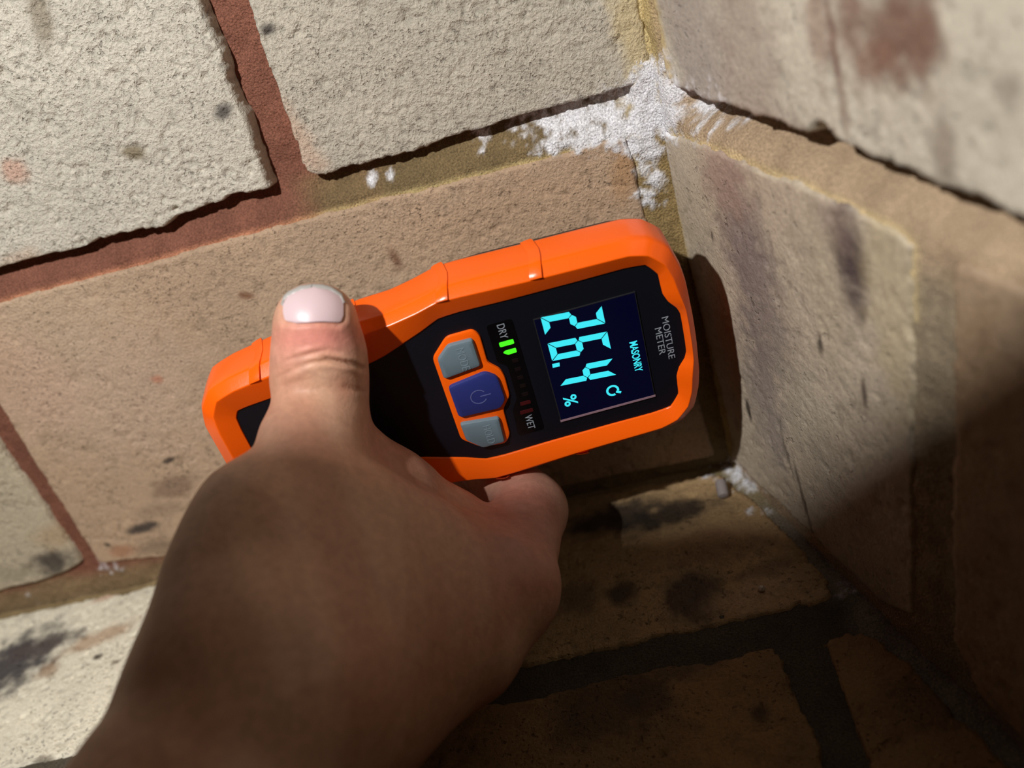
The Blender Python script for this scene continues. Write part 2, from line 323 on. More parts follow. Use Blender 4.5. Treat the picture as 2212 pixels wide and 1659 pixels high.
f4 = pts(FLOOR, [(W_, -240, -82), (W_, -350, -84), (W_, -350, -194), (W_, -240, -194)])
def floor_col(X, Y, P, SD):
    c = np.ones(X.shape + (3,)) * srgb(84, 76, 64)
    k = (1 - sstep(1, 5, -Y))[..., None]; c = c * (1 - k) + srgb(160, 138, 100) * k
    t = X + (fbm(X, Y, 10, 4, 3) - .5) * 10 - (-Y / math.tan(PHI) * 1.0)
    k = sstep(-13, -3, t)[..., None]; kg = sstep(8, 40, -Y)[..., None]; return c * (1 - k) + (srgb(136, 127, 114) * kg + srgb(150, 134, 96) * (1 - kg)) * k
floor = mortar('floor', FLOOR, [f1a, f1b, f2, f3, f4], [1.2, 1.2, 1.6, 1.6, 1.5], (-352, -196, 72, 2), 1.0, floor_col, 43)
floor['label'] = 'brick hearth floor with dark mortar joints'
FB = srgb(196, 168, 124)
brick(floor, FLOOR, f1a, .8, srgb(176, 146, 106), [(1440, 1115, 17, 6, 8, srgb(46, 38, 32), .92), (1320, 1120, 16, 7, 10, srgb(50, 42, 36), .9), (1345, 1278, 5, 5, 0, srgb(70, 60, 52), .85), (1490, 1275, 9, 8, 0, srgb(82, 68, 62), .85), (1560, 1180, 13, 8, 0, srgb(128, 92, 70), .6),  # first two dark blobs paint the finger's shadow into the brick colour
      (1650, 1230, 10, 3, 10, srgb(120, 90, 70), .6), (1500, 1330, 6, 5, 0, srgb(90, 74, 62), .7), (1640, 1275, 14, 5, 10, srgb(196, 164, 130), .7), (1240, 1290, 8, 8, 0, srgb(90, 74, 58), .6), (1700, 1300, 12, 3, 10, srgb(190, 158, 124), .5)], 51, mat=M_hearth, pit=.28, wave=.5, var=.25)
brick(floor, FLOOR, f1b, .6, srgb(244, 236, 214), [(12, 1440, 20, 14, 35, srgb(74, 70, 73), .97), (90, 1395, 14, 5, 10, srgb(88, 78, 76), .9), (215, 1375, 12, 4, 20, srgb(172, 128, 88), .6), (100, 1450, 4, 3, 0, srgb(150, 110, 76), .7), (230, 1290, 8, 1.5, 12, srgb(206, 142, 108), .6),
      (212, 1418, 1.6, 1.2, 0, srgb(70, 56, 44), .9), (250, 1430, 2.4, 1.2, 30, srgb(110, 90, 70), .7), (90, 1640, 3, 1.2, 0, srgb(110, 96, 78), .7)], 52, mat=M_hearth, pit=.3, wave=.5, label='brightest hearth brick with a blue-grey stain')
brick(floor, FLOOR, f2, 1.0, srgb(148, 116, 78), [(1290, 1540, 14, 12, 0, srgb(84, 70, 58), .7), (1640, 1540, 3, 3, 0, srgb(60, 50, 40), .8), (1480, 1440, 9, 4, 8, srgb(90, 74, 60), .7), (1400, 1500, 7, 10, 0, srgb(80, 66, 56), .7)], 53, mat=M_hearth, pit=.28, var=.25)
brick(floor, FLOOR, f3, 1.0, srgb(156, 122, 84), [(2000, 1520, 10, 10, 0, srgb(110, 88, 66), .6)], 54, mat=M_hearth, pit=.28, var=.25)
brick(floor, FLOOR, f4, 1.4, srgb(206, 184, 146), [], 55, mat=M_hearth, pit=.28)

# ------------------------------------------------------------------ the moisture meter
DO = np.array([-30.03, -40.0, 73.27])
du = np.array([1, .12, -.02]); du /= np.linalg.norm(du)
dv = np.array([0, -.1, 1.]); dv -= du * (du @ dv); dv /= np.linalg.norm(dv)
dw = np.cross(du, dv)
def dev(u, v, wv):
    u, v, wv = np.broadcast_arrays(np.asarray(u, float), np.asarray(v, float), np.asarray(wv, float))
    return DO + u[..., None] * du + v[..., None] * dv + wv[..., None] * dw
meter = tag(empty('moisture_meter', dev(-37, -30, -14)), 'orange and black handheld moisture meter with lit blue display', 'meter')
MI = Matrix.Translation(Vector(dev(-37, -30, -14)) * S)
def dmesh(name, V, F, mat, parent, smooth=None):
    o = mesh(name, V, F, mat, None, smooth)
    o.parent = parent
    o.matrix_parent_inverse = MI.inverted()
    if parent is not meter: o.matrix_parent_inverse = Matrix.Identity(4)
    return o
M_or = plain('orange_rubber', srgb(255, 100, 10), .27, .5, bump=.06, bscale=1200)
M_blk = plain('black_plastic', srgb(11, 14, 23), .42, .45, bump=.06, bscale=3000)
M_gloss = plain('gloss_black', srgb(8, 8, 10), .18, .5)
M_shell = plain('charcoal_shell', srgb(34, 34, 36), .5, .4)
M_gbtn = plain('grey_rubber', srgb(104, 122, 132), .55, .4)
M_bbtn = plain('blue_rubber', srgb(40, 50, 118), .5, .4)
M_btxt = plain('blue_relief', srgb(92, 98, 150), .5, .4)
M_lcd = plain('screen_glass', srgb(6, 8, 30), .12, .5, emit=srgb(6, 8, 52), es=.16)
M_lcdf = plain('screen_edge', srgb(150, 120, 132), .25, .6)
M_cyan = plain('lit_cyan', srgb(20, 60, 60), .4, .3, emit=srgb(62, 226, 240), es=1.05)
M_grn = plain('lit_green', srgb(10, 60, 10), .4, .3, emit=srgb(70, 255, 30), es=1.3)
M_red = plain('unlit_red', srgb(66, 16, 19), .35, .4)
M_dred = plain('unlit_dark', srgb(22, 14, 15), .35, .4)
M_txt = plain('pale_print', srgb(150, 158, 168), .5, .3)

stn = [((-92.5, 0), (-97.2, 0), (-101, 0)), ((-92.5, 7), (-97.2, 9), (-101, 10.5)), ((-92.2, 11), (-96.6, 14.5), (-99.4, 16.3)), ((-91, 13), (-94, 18.6), (-95.6, 20.8)),
       ((-88, 13.5), (-89, 20.2), (-89.5, 22.8)), ((-79, 14.2), (-79, 21.6), (-79, 24.6)), ((-66, 15.2), (-66, 23.9), (-66, 26.6)), ((-56, 16), (-54, 25.8), (-54, 28.1)), ((-51, 17.2), (-47, 26.3), (-46, 28.4)),
       ((-41, 20.9), (-40, 27.5), (-39.5, 29.6)), ((-35.5, 23.3), (-34.5, 28.9), (-33.5, 31.1)), ((-30, 23.6), (-29, 28.8), (-28, 31.3)), ((-18, 23.2), (-12, 27.9), (-9, 30.7)), ((0, 23), (2, 27.5), (3, 30.4)),
       ((11, 23), (12.5, 27.2), (14, 30)), ((16.4, 22.4), (17.2, 25.8), (19, 28.6)), ((19, 19), (20.6, 22.3), (22.9, 25)), ((19.2, 16), (22.2, 17.8), (24.9, 19)), ((19.4, 13), (22.9, 13.6), (25.7, 14)),
       ((20.4, 10.4), (23.5, 10.6), (25.9, 10.6)), ((22.2, 8), (24, 8), (26, 8)), ((22.9, 6), (24.1, 6), (26.1, 6)), ((23, 3), (24.2, 3), (26.2, 3)), ((23, 0), (24.2, 0), (26.2, 0))]
full = stn + [tuple((p_[0], -p_[1]) for p_ in s_) for s_ in stn[-2:0:-1]]
def ring(k, off=0.0, sub=3):
    A = np.array([s_[k] for s_ in full], float); n = len(A); out = []
    for i in range(n):
        p0, p1, p2, p3 = A[i - 1], A[i], A[(i + 1) % n], A[(i + 2) % n]
        for t in np.arange(sub) / sub:
            h = .5 * (2 * p1 + (p2 - p0) * t + (2 * p0 - 5 * p1 + 4 * p2 - p3) * t * t + (3 * p1 - p0 - 3 * p2 + p3) * t ** 3)
            l_ = p1 * (1 - t) + p2 * t; out.append(.32 * h + .68 * l_)
    A = np.array(out)
    if off:
        T = np.roll(A, -1, 0) - np.roll(A, 1, 0); T /= np.linalg.norm(T, axis=1)[:, None] + 1e-9
        A = A + np.stack([-T[:, 1], T[:, 0]], 1) * off
    return A
def loft(name, rings, mat, parent, cap0=False, cap1=False, smooth=32):
    n = len(rings[0][0]); V = []; F = []
    for A, wz in rings: V.append(dev(A[:, 0], A[:, 1], wz))
    for j in range(len(rings) - 1):
        for i in range(n):
            F.append((j * n + i, j * n + (i + 1) % n, (j + 1) * n + (i + 1) % n, (j + 1) * n + i))
    if cap0: F.append(tuple(range(n))[::-1])
    if cap1: F.append(tuple((len(rings) - 1) * n + i for i in range(n)))
    V = np.concatenate(V)
    o = dmesh(name, V, F, mat, parent, smooth)
    bm = bmesh.new(); bm.from_mesh(o.data); bmesh.ops.recalc_face_normals(bm, faces=bm.faces); bm.to_mesh(o.data); bm.free()
    o.data.set_sharp_from_angle(angle=math.radians(smooth))
    return o
RI, RC, RO = ring(0), ring(1), ring(2)
def mixr(a, b, t): return a * (1 - t) + b * t
boot = loft('rubber_boot', [(RI, -1.5), (RI, .15), (mixr(RI, RC, .06), .45), (mixr(RI, RC, .94), 2.22), (mixr(RI, RC, .99), 2.33), (mixr(RC, RO, .05), 2.28), (mixr(RC, RO, .12), 2.1), (mixr(RC, RO, .88), .0),
                       (RO, -.9), (ring(2, .25), -2.5), (ring(2, .3), -10.5), (ring(2, -.2), -12), (ring(2, -1.6), -13)], M_or, meter, smooth=179)
boot.data.polygons.foreach_set('use_smooth', [True] * len(boot.data.polygons))
wn = boot.modifiers.new('weighted_normals', 'WEIGHTED_NORMAL'); wn.weight = 90; wn.keep_sharp = False
def backw(A):  # the head is thicker than the handle
    return -23.0 - 7.5 * sstep(-46, -24, A[:, 0])
RB = ring(2, -2.0); RB2 = ring(2, -8.0); RB3 = ring(2, -12.5)
loft('back_shell', [(RB, -9), (RB, -13), (RB2, backw(RB2) + 3), (RB3, backw(RB3)), (RB3 * np.array([.9, .8]), backw(RB3) - .0)], M_shell, meter, cap1=True)
loft('face_panel', [(ring(0, .4), -2.0), (ring(0, .4), 0.0), ], M_blk, meter, cap1=True, smooth=20)
def prism(name, poly, w0, w1, mat, parent, bev=0.0, bw=None, smooth=30, rad=0.0):
    A = np.array(poly, float)
    ar = 0.5 * np.sum(A[:, 0] * np.roll(A[:, 1], -1) - np.roll(A[:, 0], -1) * A[:, 1])
    if ar < 0: A = A[::-1]
    def rd(B, r): return np.array(rounded(B, r)) if rad else B
    rings = [(rd(A, rad), w0)]
    if bev:
        T = np.roll(A, -1, 0) - A; T /= np.linalg.norm(T, axis=1)[:, None]; N1 = np.stack([-T[:, 1], T[:, 0]], 1); N0 = np.roll(N1, 1, 0)
        off = (N0 + N1) / (1 + (N0 * N1).sum(1))[:, None]; b_ = bw or bev
        rings += [(rd(A, rad), w1 - b_), (rd(A + off * bev * .3, rad * .9), w1 - b_ * .3), (rd(A + off * bev, rad * .7), w1)]
    else: rings.append((rd(A, rad), w1))
    return loft(name, rings, mat, parent, cap0=True, cap1=True, smooth=smooth)
def rounded(poly, r, n=4):
    A = np.array(poly, float); out = []
    for i in range(len(A)):
        p0, p1, p2 = A[i - 1], A[i], A[(i + 1) % len(A)]
        a = p0 - p1; b = p2 - p1; la, lb = np.linalg.norm(a), np.linalg.norm(b); rr = min(r, la * .45, lb * .45)
        q0 = p1 + a / la * rr; q2 = p1 + b / lb * rr
        for t in np.linspace(0, 1, n): out.append((1 - t) ** 2 * q0 + 2 * t * (1 - t) * p1 + t * t * q2)
    return out
# gloss plate under the led row
prism('indicator_plate', [(-24.8, 17.8), (-18.2, 17.8), (-18.0, -18.6), (-25.2, -18.6), (-24.7, -9.6), (-22.7, -6.5), (-22.6, 4.4), (-24.8, 6.2)], -.2, .12, M_gloss, meter, rad=1)
# buttons
sur = prism('button_surround', [(-40, 12.9), (-35, 18), (-28.2, 18), (-26.9, 16), (-27.1, 7.4), (-24.5, 4.4), (-24, 2.0), (-24.2, -4.6), (-26.9, -8.2), (-27.2, -17), (-29, -19.6), (-35.8, -18.6), (-40.2, -14.2)], -.4, .75, M_or, meter, bev=.5, rad=1.2)
def text(name, body, c_uv, length, height, w0, mat, parent, thick=.06, bold=0.0, squeeze=None):
    """text runs along -v with its top towards +u; centre, length and cap height in mm"""
    cu = bpy.data.curves.new(name, 'FONT'); cu.body = body; cu.size = 1; cu.offset = bold - .006; cu.resolution_u = 4
    to = bpy.data.objects.new(name, cu); COL.objects.link(to)
    dg = bpy.context.evaluated_depsgraph_get(); me = bpy.data.meshes.new_from_object(to.evaluated_get(dg))
    bpy.data.objects.remove(to)
    co = np.array([v_.co[:] for v_ in me.vertices]); fs = [tuple(p_.vertices) for p_ in me.polygons]; bpy.data.meshes.remove(me)
    lo_, hi = co.min(0), co.max(0); x = (co[:, 0] - (lo_[0] + hi[0]) / 2) / (hi[0] - lo_[0]) * length; y = (co[:, 1] - (lo_[1] + hi[1]) / 2) / (hi[1] - lo_[1]) * height
    n = len(co); V = np.concatenate([dev(c_uv[0] + y, c_uv[1] - x, w0 + thick), dev(c_uv[0] + y, c_uv[1] - x, w0)])
    F = [f for f in fs]
    from collections import Counter
    ec = Counter(); dirn = {}
    for f in fs:
        for i in range(len(f)):
            a, b = f[i], f[(i + 1) % len(f)]; k = (min(a, b), max(a, b)); ec[k] += 1; dirn[k] = (a, b)
    for k, cnt in ec.items():
        if cnt == 1: a, b = dirn[k]; F.append((a, b + 0, b + n, a + n)[::-1])
    return dmesh(name, V, F, mat, parent)
M_gtxt = plain('grey_relief', srgb(122, 140, 150), .55, .4)
mb = prism('button', [(-38.8, 12.8), (-35.2, 16.1), (-28.9, 16.0), (-28.9, 7.6), (-38.9, 6.6)], .3, 2.0, M_gbtn, meter, bev=.9, bw=.7, rad=.8)
mb['label'] = 'grey MODE button'
text('lettering', 'MODE', (-32.6, 11.2), 6.6, 2.1, 1.98, M_gtxt, mb, .1)
pb = prism('button', [(-38.6, 3.9), (-28.4, 5.4), (-25.7, 3.0), (-25.5, -4.6), (-27.4, -6.9), (-38.6, -6.4)], .3, 1.9, M_bbtn, meter, bev=.7, bw=.6, rad=1.1)
pb['label'] = 'blue power button'
hb = prism('button', [(-38.9, -8.4), (-28.6, -9.7), (-29.0, -18.2), (-35.2, -18.2), (-38.8, -14.4)], .3, 2.0, M_gbtn, meter, bev=.9, bw=.7, rad=.8)
hb['label'] = 'grey HOLD button'
text('lettering', 'HOLD', (-32.4, -14.0), 6.2, 2.1, 1.98, M_gtxt, hb, .1)
def arc_poly(cu_, cv_, r0, r1, a0, a1, n=24):
    t = np.radians(np.linspace(a0, a1, n))
    return [(cu_ + r1 * math.cos(a), cv_ + r1 * math.sin(a)) for a in t] + [(cu_ + r0 * math.cos(a), cv_ + r0 * math.sin(a)) for a in t[::-1]]
def strip_arc(name, cu_, cv_, r0, r1, a0, a1, w0, w1, mat, parent, n=26):
    t = np.radians(np.linspace(a0, a1, n)); V = []; F = []
    for a in t:
        for r_, wz in ((r0, w0), (r0, w1), (r1, w1), (r1, w0)): V.append(dev(cu_ + r_ * math.cos(a), cv_ + r_ * math.sin(a), wz))
    for i in range(n - 1):
        for j in range(4): F.append((4 * i + j, 4 * i + (j + 1) % 4, 4 * i + 4 + (j + 1) % 4, 4 * i + 4 + j))
    F += [(0, 1, 2, 3), tuple(4 * (n - 1) + j for j in (3, 2, 1, 0))]
    return dmesh(name, np.array(V), F, mat, parent)
strip_arc('power_symbol', -31.9, -1.3, 1.95, 2.2, 35, 325, 1.88, 1.97, M_btxt, pb)
prism('power_symbol', [(-31.5, -1.17), (-31.5, -1.43), (-28.7, -1.43), (-28.7, -1.17)], 1.88, 1.97, M_btxt, pb)
# led row
prism('led', [(-23.0, 11.9), (-19.3, 11.9), (-19.3, 10.6), (-23.0, 10.6)], 0, .3, M_grn, meter, rad=.3)['label'] = 'lit green led'
prism('led', [(-22.7, 8.7), (-22.0, 9.15), (-19.3, 9.15), (-19.3, 7.9), (-21.6, 7.8)], 0, .3, M_grn, meter, rad=.25)['label'] = 'lit green led'
for v_, u0, mt_ in ((5.5, -21.1, M_dred), (2.7, -21.1, M_dred), (-.1, -21.1, M_dred), (-2.8, -21.1, M_dred), (-5.6, -21.2, M_dred), (-8.4, -22.3, M_red), (-11.2, -23.0, M_red)):
    prism('led', [(u0, v_ + .55), (-19.5, v_ + .55), (-19.5, v_ - .55), (u0, v_ - .55)], 0, .25, mt_, meter, rad=.25)
text('lettering', 'DRY', (-21.3, 14.9), 4.3, 1.9, .12, M_txt, meter)
text('lettering', 'WET', (-21.2, -15.0), 4.7, 1.9, .12, M_txt, meter)
text('lettering', 'MOISTURE', (19.0, -.5), 13.2, 1.75, .0, M_txt, meter)
text('lettering', 'METER', (16.8, -.8), 8.4, 1.7, .0, M_txt, meter)
# screen
scr = prism('screen', [(-13.0, 15.7), (12.6, 15.7), (12.6, -17.0), (-13.0, -17.0)], -.3, .35, M_lcd, meter)
for nm, pl_ in (('screen_edge', [(-13.3, -17.0), (12.9, -17.0), (12.9, -17.6), (-13.3, -17.6)]), ('screen_edge', [(-13.25, 15.8), (-13.0, 15.8), (-13.0, -17.0), (-13.25, -17.0)]),
                ('screen_edge', [(-13.2, 15.7), (12.8, 15.7), (12.8, 15.88), (-13.2, 15.88)]), ('screen_edge', [(12.6, 15.7), (12.75, 15.7), (12.75, -17.0), (12.6, -17.0)])):
    prism(nm, pl_, -.3, .45 if pl_[0][1] == -17.0 else .38, M_lcdf if pl_[0][1] == -17.0 else M_shell, scr)
def digit(segs, vl, vr, ub, ut, slant):
    """seven-segment digit: vl/vr left and right edge (text direction), ub/ut bottom and top"""
    t = 1.75; g = .16; um = (ub + ut) / 2; Wd = vl - vr
    def P(x, y):  # x 0..Wd from the left, y height
        return (ub + y, vl - x - slant * y)
    H = ut - ub; h2 = H / 2; c = t / 2
    shp = {'a': [(g, H), (Wd - g, H), (Wd - t - g, H - t), (t + g, H - t)], 'd': [(g, 0), (t + g, t), (Wd - t - g, t), (Wd - g, 0)],
           'g': [(c + g, h2), (t + g * .5, h2 + c), (Wd - t - g * .5, h2 + c), (Wd - c - g, h2), (Wd - t - g * .5, h2 - c), (t + g * .5, h2 - c)],
           'f': [(0, H - g), (t, H - t - g), (t, h2 + c + g), (c, h2 + g), (0, h2 + c * .6)], 'e': [(0, g), (0, h2 - c * .6), (c, h2 - g), (t, h2 - c - g), (t, t + g)],
           'b': [(Wd, H - g), (Wd, h2 + c * .6), (Wd - c, h2 + g), (Wd - t, h2 + c + g), (Wd - t, H - t - g)], 'c': [(Wd, g), (Wd - t, t + g), (Wd - t, h2 - c - g), (Wd - c, h2 - g), (Wd, h2 - c * .6)]}
    for s_ in segs: prism('digit_segment', [P(*q) for q in shp[s_]], .33, .40, M_cyan, scr)
digit('abged', 16.0, 10.6, -11.3, 4.0, .09)
digit('afgcde', 8.0, 2.4, -11.3, 4.0, .085)
digit('fgbc', -.6, -5.9, -11.0, 4.0, .085)
prism('decimal_point', [(-11.5, 1.5), (-9.6, 1.35), (-9.75, .2), (-11.6, .3)], .33, .40, M_cyan, scr)
text('lettering', 'MASONRY', (9.9, -3.25), 9.7, 2.1, .34, M_cyan, scr, bold=.02)
text('percent_sign', '%', (-9.3, -11.4), 3.5, 3.6, .34, M_cyan, scr, bold=.02)
strip_arc('hold_symbol', 2.1, -11.9, 1.15, 1.75, -20, 290, .33, .40, M_cyan, scr)
prism('hold_symbol', [(3.0, -12.3), (4.3, -12.9), (4.0, -13.5), (2.8, -12.9)], .33, .40, M_cyan, scr)
# raised grip bands wrapping the side of the boot
def band(u0, u1, sgn):
    lim = [(0.1, 2.55, .0), (.25, 2.4, 0), (.5, 1.6, 0), (.9, .35, 0), (1.0, -.7, .4), (1.0, -2.4, .75), (1.0, -6, .8), (1.0, -10.6, .8), (1.0, -12.2, .1)]
    V = []; F = []
    def at_u(A, u):
        B = A[(A[:, 1] * sgn > 5)]; o_ = np.argsort(B[:, 0]); return np.interp(u, B[o_, 0], B[o_, 1])
    us = np.array([u0 - .9, u0 + .2, u0 + 1.2, u1 - .15, u1])
    for i, uu in enumerate(us):
        pr = (0, .25, .4, .42, 0)[i] - .03
        for t, wz, ex in lim:
            bow = 1.2 * math.sin(math.pi * min(1, max(0, (2.5 - wz) / 15)))
            v_ = at_u(RC, uu) * (1 - t) + at_u(RO, uu) * t + sgn * (ex * .4)
            nrm = np.array([.55, .85]) if t < 1 else np.array([1, 0.0])
            V.append(dev(uu + bow, v_ + sgn * nrm[0] * pr, wz + nrm[1] * pr * (1 if t < 1 else 0)))
    m_ = len(lim)
    for i in range(len(us) - 1):
        for j in range(m_ - 1): F.append((i * m_ + j, i * m_ + j + 1, (i + 1) * m_ + j + 1, (i + 1) * m_ + j))
    o = dmesh('grip_band', np.array(V), F, M_or, meter, 60)
for u0, u1 in ((-33.6, -31.4), (-10.6, -8.4), (-83.5, -81.3), (-57.5, -55.5)):
    for sg in (1, -1): band(u0, u1, sg)
for k in ('digit_segment',): pass

# ------------------------------------------------------------------ the hand
M_skin = tinted('skin', rough=.5, spec=.35, grain=450, gamt=.14, bump=.4, bdist=.00025, bscale=1300, sss=.12)
def hp(px, py, d, r): return (atd(px, py, d), r)
def wp(x, y, z, r): return (np.array([x, y, z], float), r)
t_tip = hp(681, 706, 217, 8.8); t_nail = hp(689, 765, 220.5, 10.2); t_ip = hp(691, 828, 224.5, 10.6); t_pp = hp(696, 885, 224, 9.6)
t_mc = hp(655, 1065, 209, 12.0); t_m1 = hp(590, 1140, 204, 14.5); t_m2 = hp(545, 1262, 197, 15.0); t_m3 = hp(560, 1390, 191, 16.0)
wr = hp(590, 1480, 190, 21.5); fa = hp(430, 1790, 174, 23.5); fa2 = hp(160, 2270, 150, 27)
i_mcp = hp(1088, 1270, 230, 11.6); i_pip = hp(1140, 1105, 265, 10.7); i_m1 = hp(985, 1385, 222, 13.0); i_m2 = hp(785, 1475, 208, 16.5); i_m3 = hp(640, 1545, 195, 20)
i_dip = wp(-74, -13, 36, 8.3); i_tip = wp(-88, -10.5, 55, 7.4)
m_mcp = wp(-82, -74, 27, 12); m_pip = wp(-80, -38, 20, 9.8); m_dip = wp(-92, -12, 33, 8.3); m_tip = wp(-104, -10, 54, 7.4)
r_mcp = wp(-101, -72, 23, 11.5); r_pip = wp(-102, -35, 20, 9.2); r_dip = wp(-110, -12, 33, 7.8); r_tip = wp(-119, -10, 53, 7.0)
p_mcp = wp(-119, -76, 23, 10.5); p_pip = wp(-122, -43, 23, 8.2); p_dip = wp(-127, -19, 34, 7.0); p_tip = wp(-133, -14, 50, 6.4)
wrw = wp(-112, -122, 54, 21)
BODY = [(wr, fa), (fa, fa2), (t_m3, wr), (t_m2, t_m3), (t_m1, t_m2), (t_mc, t_m1), (i_mcp, i_m1), (i_m1, i_m2), (i_m2, i_m3), (i_m3, wr),
        (hp(900, 1250, 226, 16.5), hp(760, 1200, 214, 18)), (hp(760, 1200, 214, 18), hp(650, 1210, 206, 15)), (hp(900, 1250, 226, 16.5), i_m2), (hp(700, 1350, 203, 19), hp(900, 1330, 222, 17)), (hp(700, 1350, 203, 19), wr),
        (m_mcp, wrw), (r_mcp, wrw), (p_mcp, wrw)]
t_ta = hp(677, 691, 216.5, 7.7); t_tb = hp(690, 692, 216.5, 7.8)
THUMB = [(t_ta, t_tb), (t_tip, t_nail), (t_nail, t_ip), (t_ip, t_pp), (t_pp, hp(672, 955, 218, 11.0)), (hp(672, 955, 218, 11.0), t_mc)]
WEB = [(hp(690, 940, 225, 10.5), hp(845, 1080, 240, 11)), (hp(845, 1080, 240, 11), hp(965, 1155, 249, 10.5)), (hp(965, 1155, 249, 10.5), i_mcp)]
FING = [[(i_mcp, i_pip), (i_pip, i_dip), (i_dip, i_tip)], [(m_mcp, m_pip), (m_pip, m_dip), (m_dip, m_tip)], [(r_mcp, r_pip), (r_pip, r_dip), (r_dip, r_tip)], [(p_mcp, p_pip), (p_pip, p_dip), (p_dip, p_tip)]]
def cone(P, a, b):
    (A, ra), (B, rb) = a, b
    A = A.astype(np.float32); B = B.astype(np.float32)
    ba = B - A; h = np.clip(((P - A) @ ba) / float(ba @ ba), 0, 1)
    return np.linalg.norm(P - A - h[..., None] * ba, axis=-1) - (ra + (rb - ra) * h)
def smin(a, b, k):
    h = np.maximum(k - np.abs(a - b), 0) / k; return np.minimum(a, b) - h * h * k * .25
def sdf(P):
    d = None
    for a, b in BODY: e = cone(P, a, b); d = e if d is None else smin(d, e, 11)
    for a, b in WEB: d = smin(d, cone(P, a, b), 8)
    t = None
    for a, b in THUMB: e = cone(P, a, b); t = e if t is None else smin(t, e, 4)
    d = smin(d, t, 4.5)
    fs = None
    for ch in FING:
        g = None
        for a, b in ch: e = cone(P, a, b); g = e if g is None else smin(g, e, 3)
        fs = g if fs is None else smin(fs, g, 1.5)
    return smin(d, fs, 5)
def surface_nets(lo_, hi, h):
    ax = [np.arange(lo_[i], hi[i], h, dtype=np.float32) for i in range(3)]
    D = np.empty([len(a) for a in ax], np.float32)
    Yg, Zg = np.meshgrid(ax[1], ax[2], indexing='ij')
    for i0 in range(0, len(ax[0]), 16):
        xs_ = ax[0][i0:i0 + 16]
        P = np.stack([np.broadcast_to(xs_[:, None, None], (len(xs_),) + Yg.shape), np.broadcast_to(Yg, (len(xs_),) + Yg.shape), np.broadcast_to(Zg, (len(xs_),) + Yg.shape)], -1)
        D[i0:i0 + 16] = sdf(P)
    ins = D < 0
    cs = np.zeros(tuple(np.array(D.shape) - 1), np.int8)
    offs = [(i, j, k) for i in (0, 1) for j in (0, 1) for k in (0, 1)]
    nx, ny, nz = cs.shape
    for i, j, k in offs: cs += ins[i:i + nx, j:j + ny, k:k + nz]
    act = (cs > 0) & (cs < 8); ci = np.argwhere(act); idx = -np.ones(cs.shape, int); idx[act] = np.arange(len(ci))
    V = np.zeros((len(ci), 3)); n = np.zeros(len(ci))
    for a_ in offs:
        for d_ in range(3):
            if a_[d_]: continue
            b_ = list(a_); b_[d_] = 1
            pa = ci + np.array(a_); pb_ = ci + np.array(b_)
            da = D[pa[:, 0], pa[:, 1], pa[:, 2]]; db = D[pb_[:, 0], pb_[:, 1], pb_[:, 2]]
            cr = (da < 0) != (db < 0); t = np.where(cr, da / np.where(cr, da - db, 1), 0)
            q = pa + (pb_ - pa) * t[:, None]; V[cr] += q[cr]; n[cr] += 1
    V = V / n[:, None] * h + np.array([a[0] for a in ax])
    F = []
    for d_ in range(3):
        o1, o2 = [(1, 2), (2, 0), (0, 1)][d_]
        sl = [slice(None)] * 3; sl2 = [slice(None)] * 3; sl[d_] = slice(0, -1); sl2[d_] = slice(1, None)
        A_ = ins[tuple(sl)]; B_ = ins[tuple(sl2)]; cr = np.argwhere(A_ != B_)
        cr = cr[(cr[:, o1] > 0) & (cr[:, o2] > 0) & (cr[:, o1] < cs.shape[o1]) & (cr[:, o2] < cs.shape[o2])]
        flip = A_[cr[:, 0], cr[:, 1], cr[:, 2]]
        def cell(a, b): c_ = cr.copy(); c_[:, o1] -= a; c_[:, o2] -= b; return idx[c_[:, 0], c_[:, 1], c_[:, 2]]
        q = np.stack([cell(1, 1), cell(0, 1), cell(0, 0), cell(1, 0)], 1); q[~flip] = q[~flip][:, ::-1]; F.append(q)
    return V, np.concatenate(F)
def grad(P, e=.15):
    g = np.stack([sdf(P + np.eye(3)[i] * e) - sdf(P - np.eye(3)[i] * e) for i in range(3)], -1) / (2 * e)
    return g / (np.linalg.norm(g, axis=-1)[:, None] + 1e-9)
def to_px(P):
    d = (P - CAM) @ ROT.T; return np.stack([FPX * d[:, 0] / d[:, 2] + IW / 2, FPX * d[:, 1] / d[:, 2] + IH / 2], 1), d[:, 2]
HV, HF = surface_nets((-185, -245, 2), (-35, -2, 125), 2.0)
for _ in range(2): HV = HV - grad(HV) * sdf(HV)[:, None]
def subdiv(V, F):
    E_ = np.sort(np.concatenate([F[:, [0, 1]], F[:, [1, 2]], F[:, [2, 3]], F[:, [3, 0]]]), 1)
    u_, inv = np.unique(E_, axis=0, return_inverse=True); inv = inv.ravel(); n = len(V); m_ = len(F)
    em = (V[u_[:, 0]] + V[u_[:, 1]]) / 2; fc = V[F].mean(1); e = inv.reshape(4, m_).T + n; c = np.arange(m_) + n + len(u_)
    q = np.concatenate([np.stack([F[:, i], e[:, i], c, e[:, i - 1]], 1) for i in range(4)])
    return np.concatenate([V, em, fc]), q
for _ in range(2):
    HV, HF = subdiv(HV, HF); HV = HV - grad(HV) * sdf(HV)[:, None]
HN = grad(HV)
hpx, hdep = to_px(HV)
facing = np.clip(-(HN * (HV - CAM) / np.linalg.norm(HV - CAM, axis=1)[:, None]).sum(1) * 2.5, 0, 1)
disp = np.zeros(len(HV))
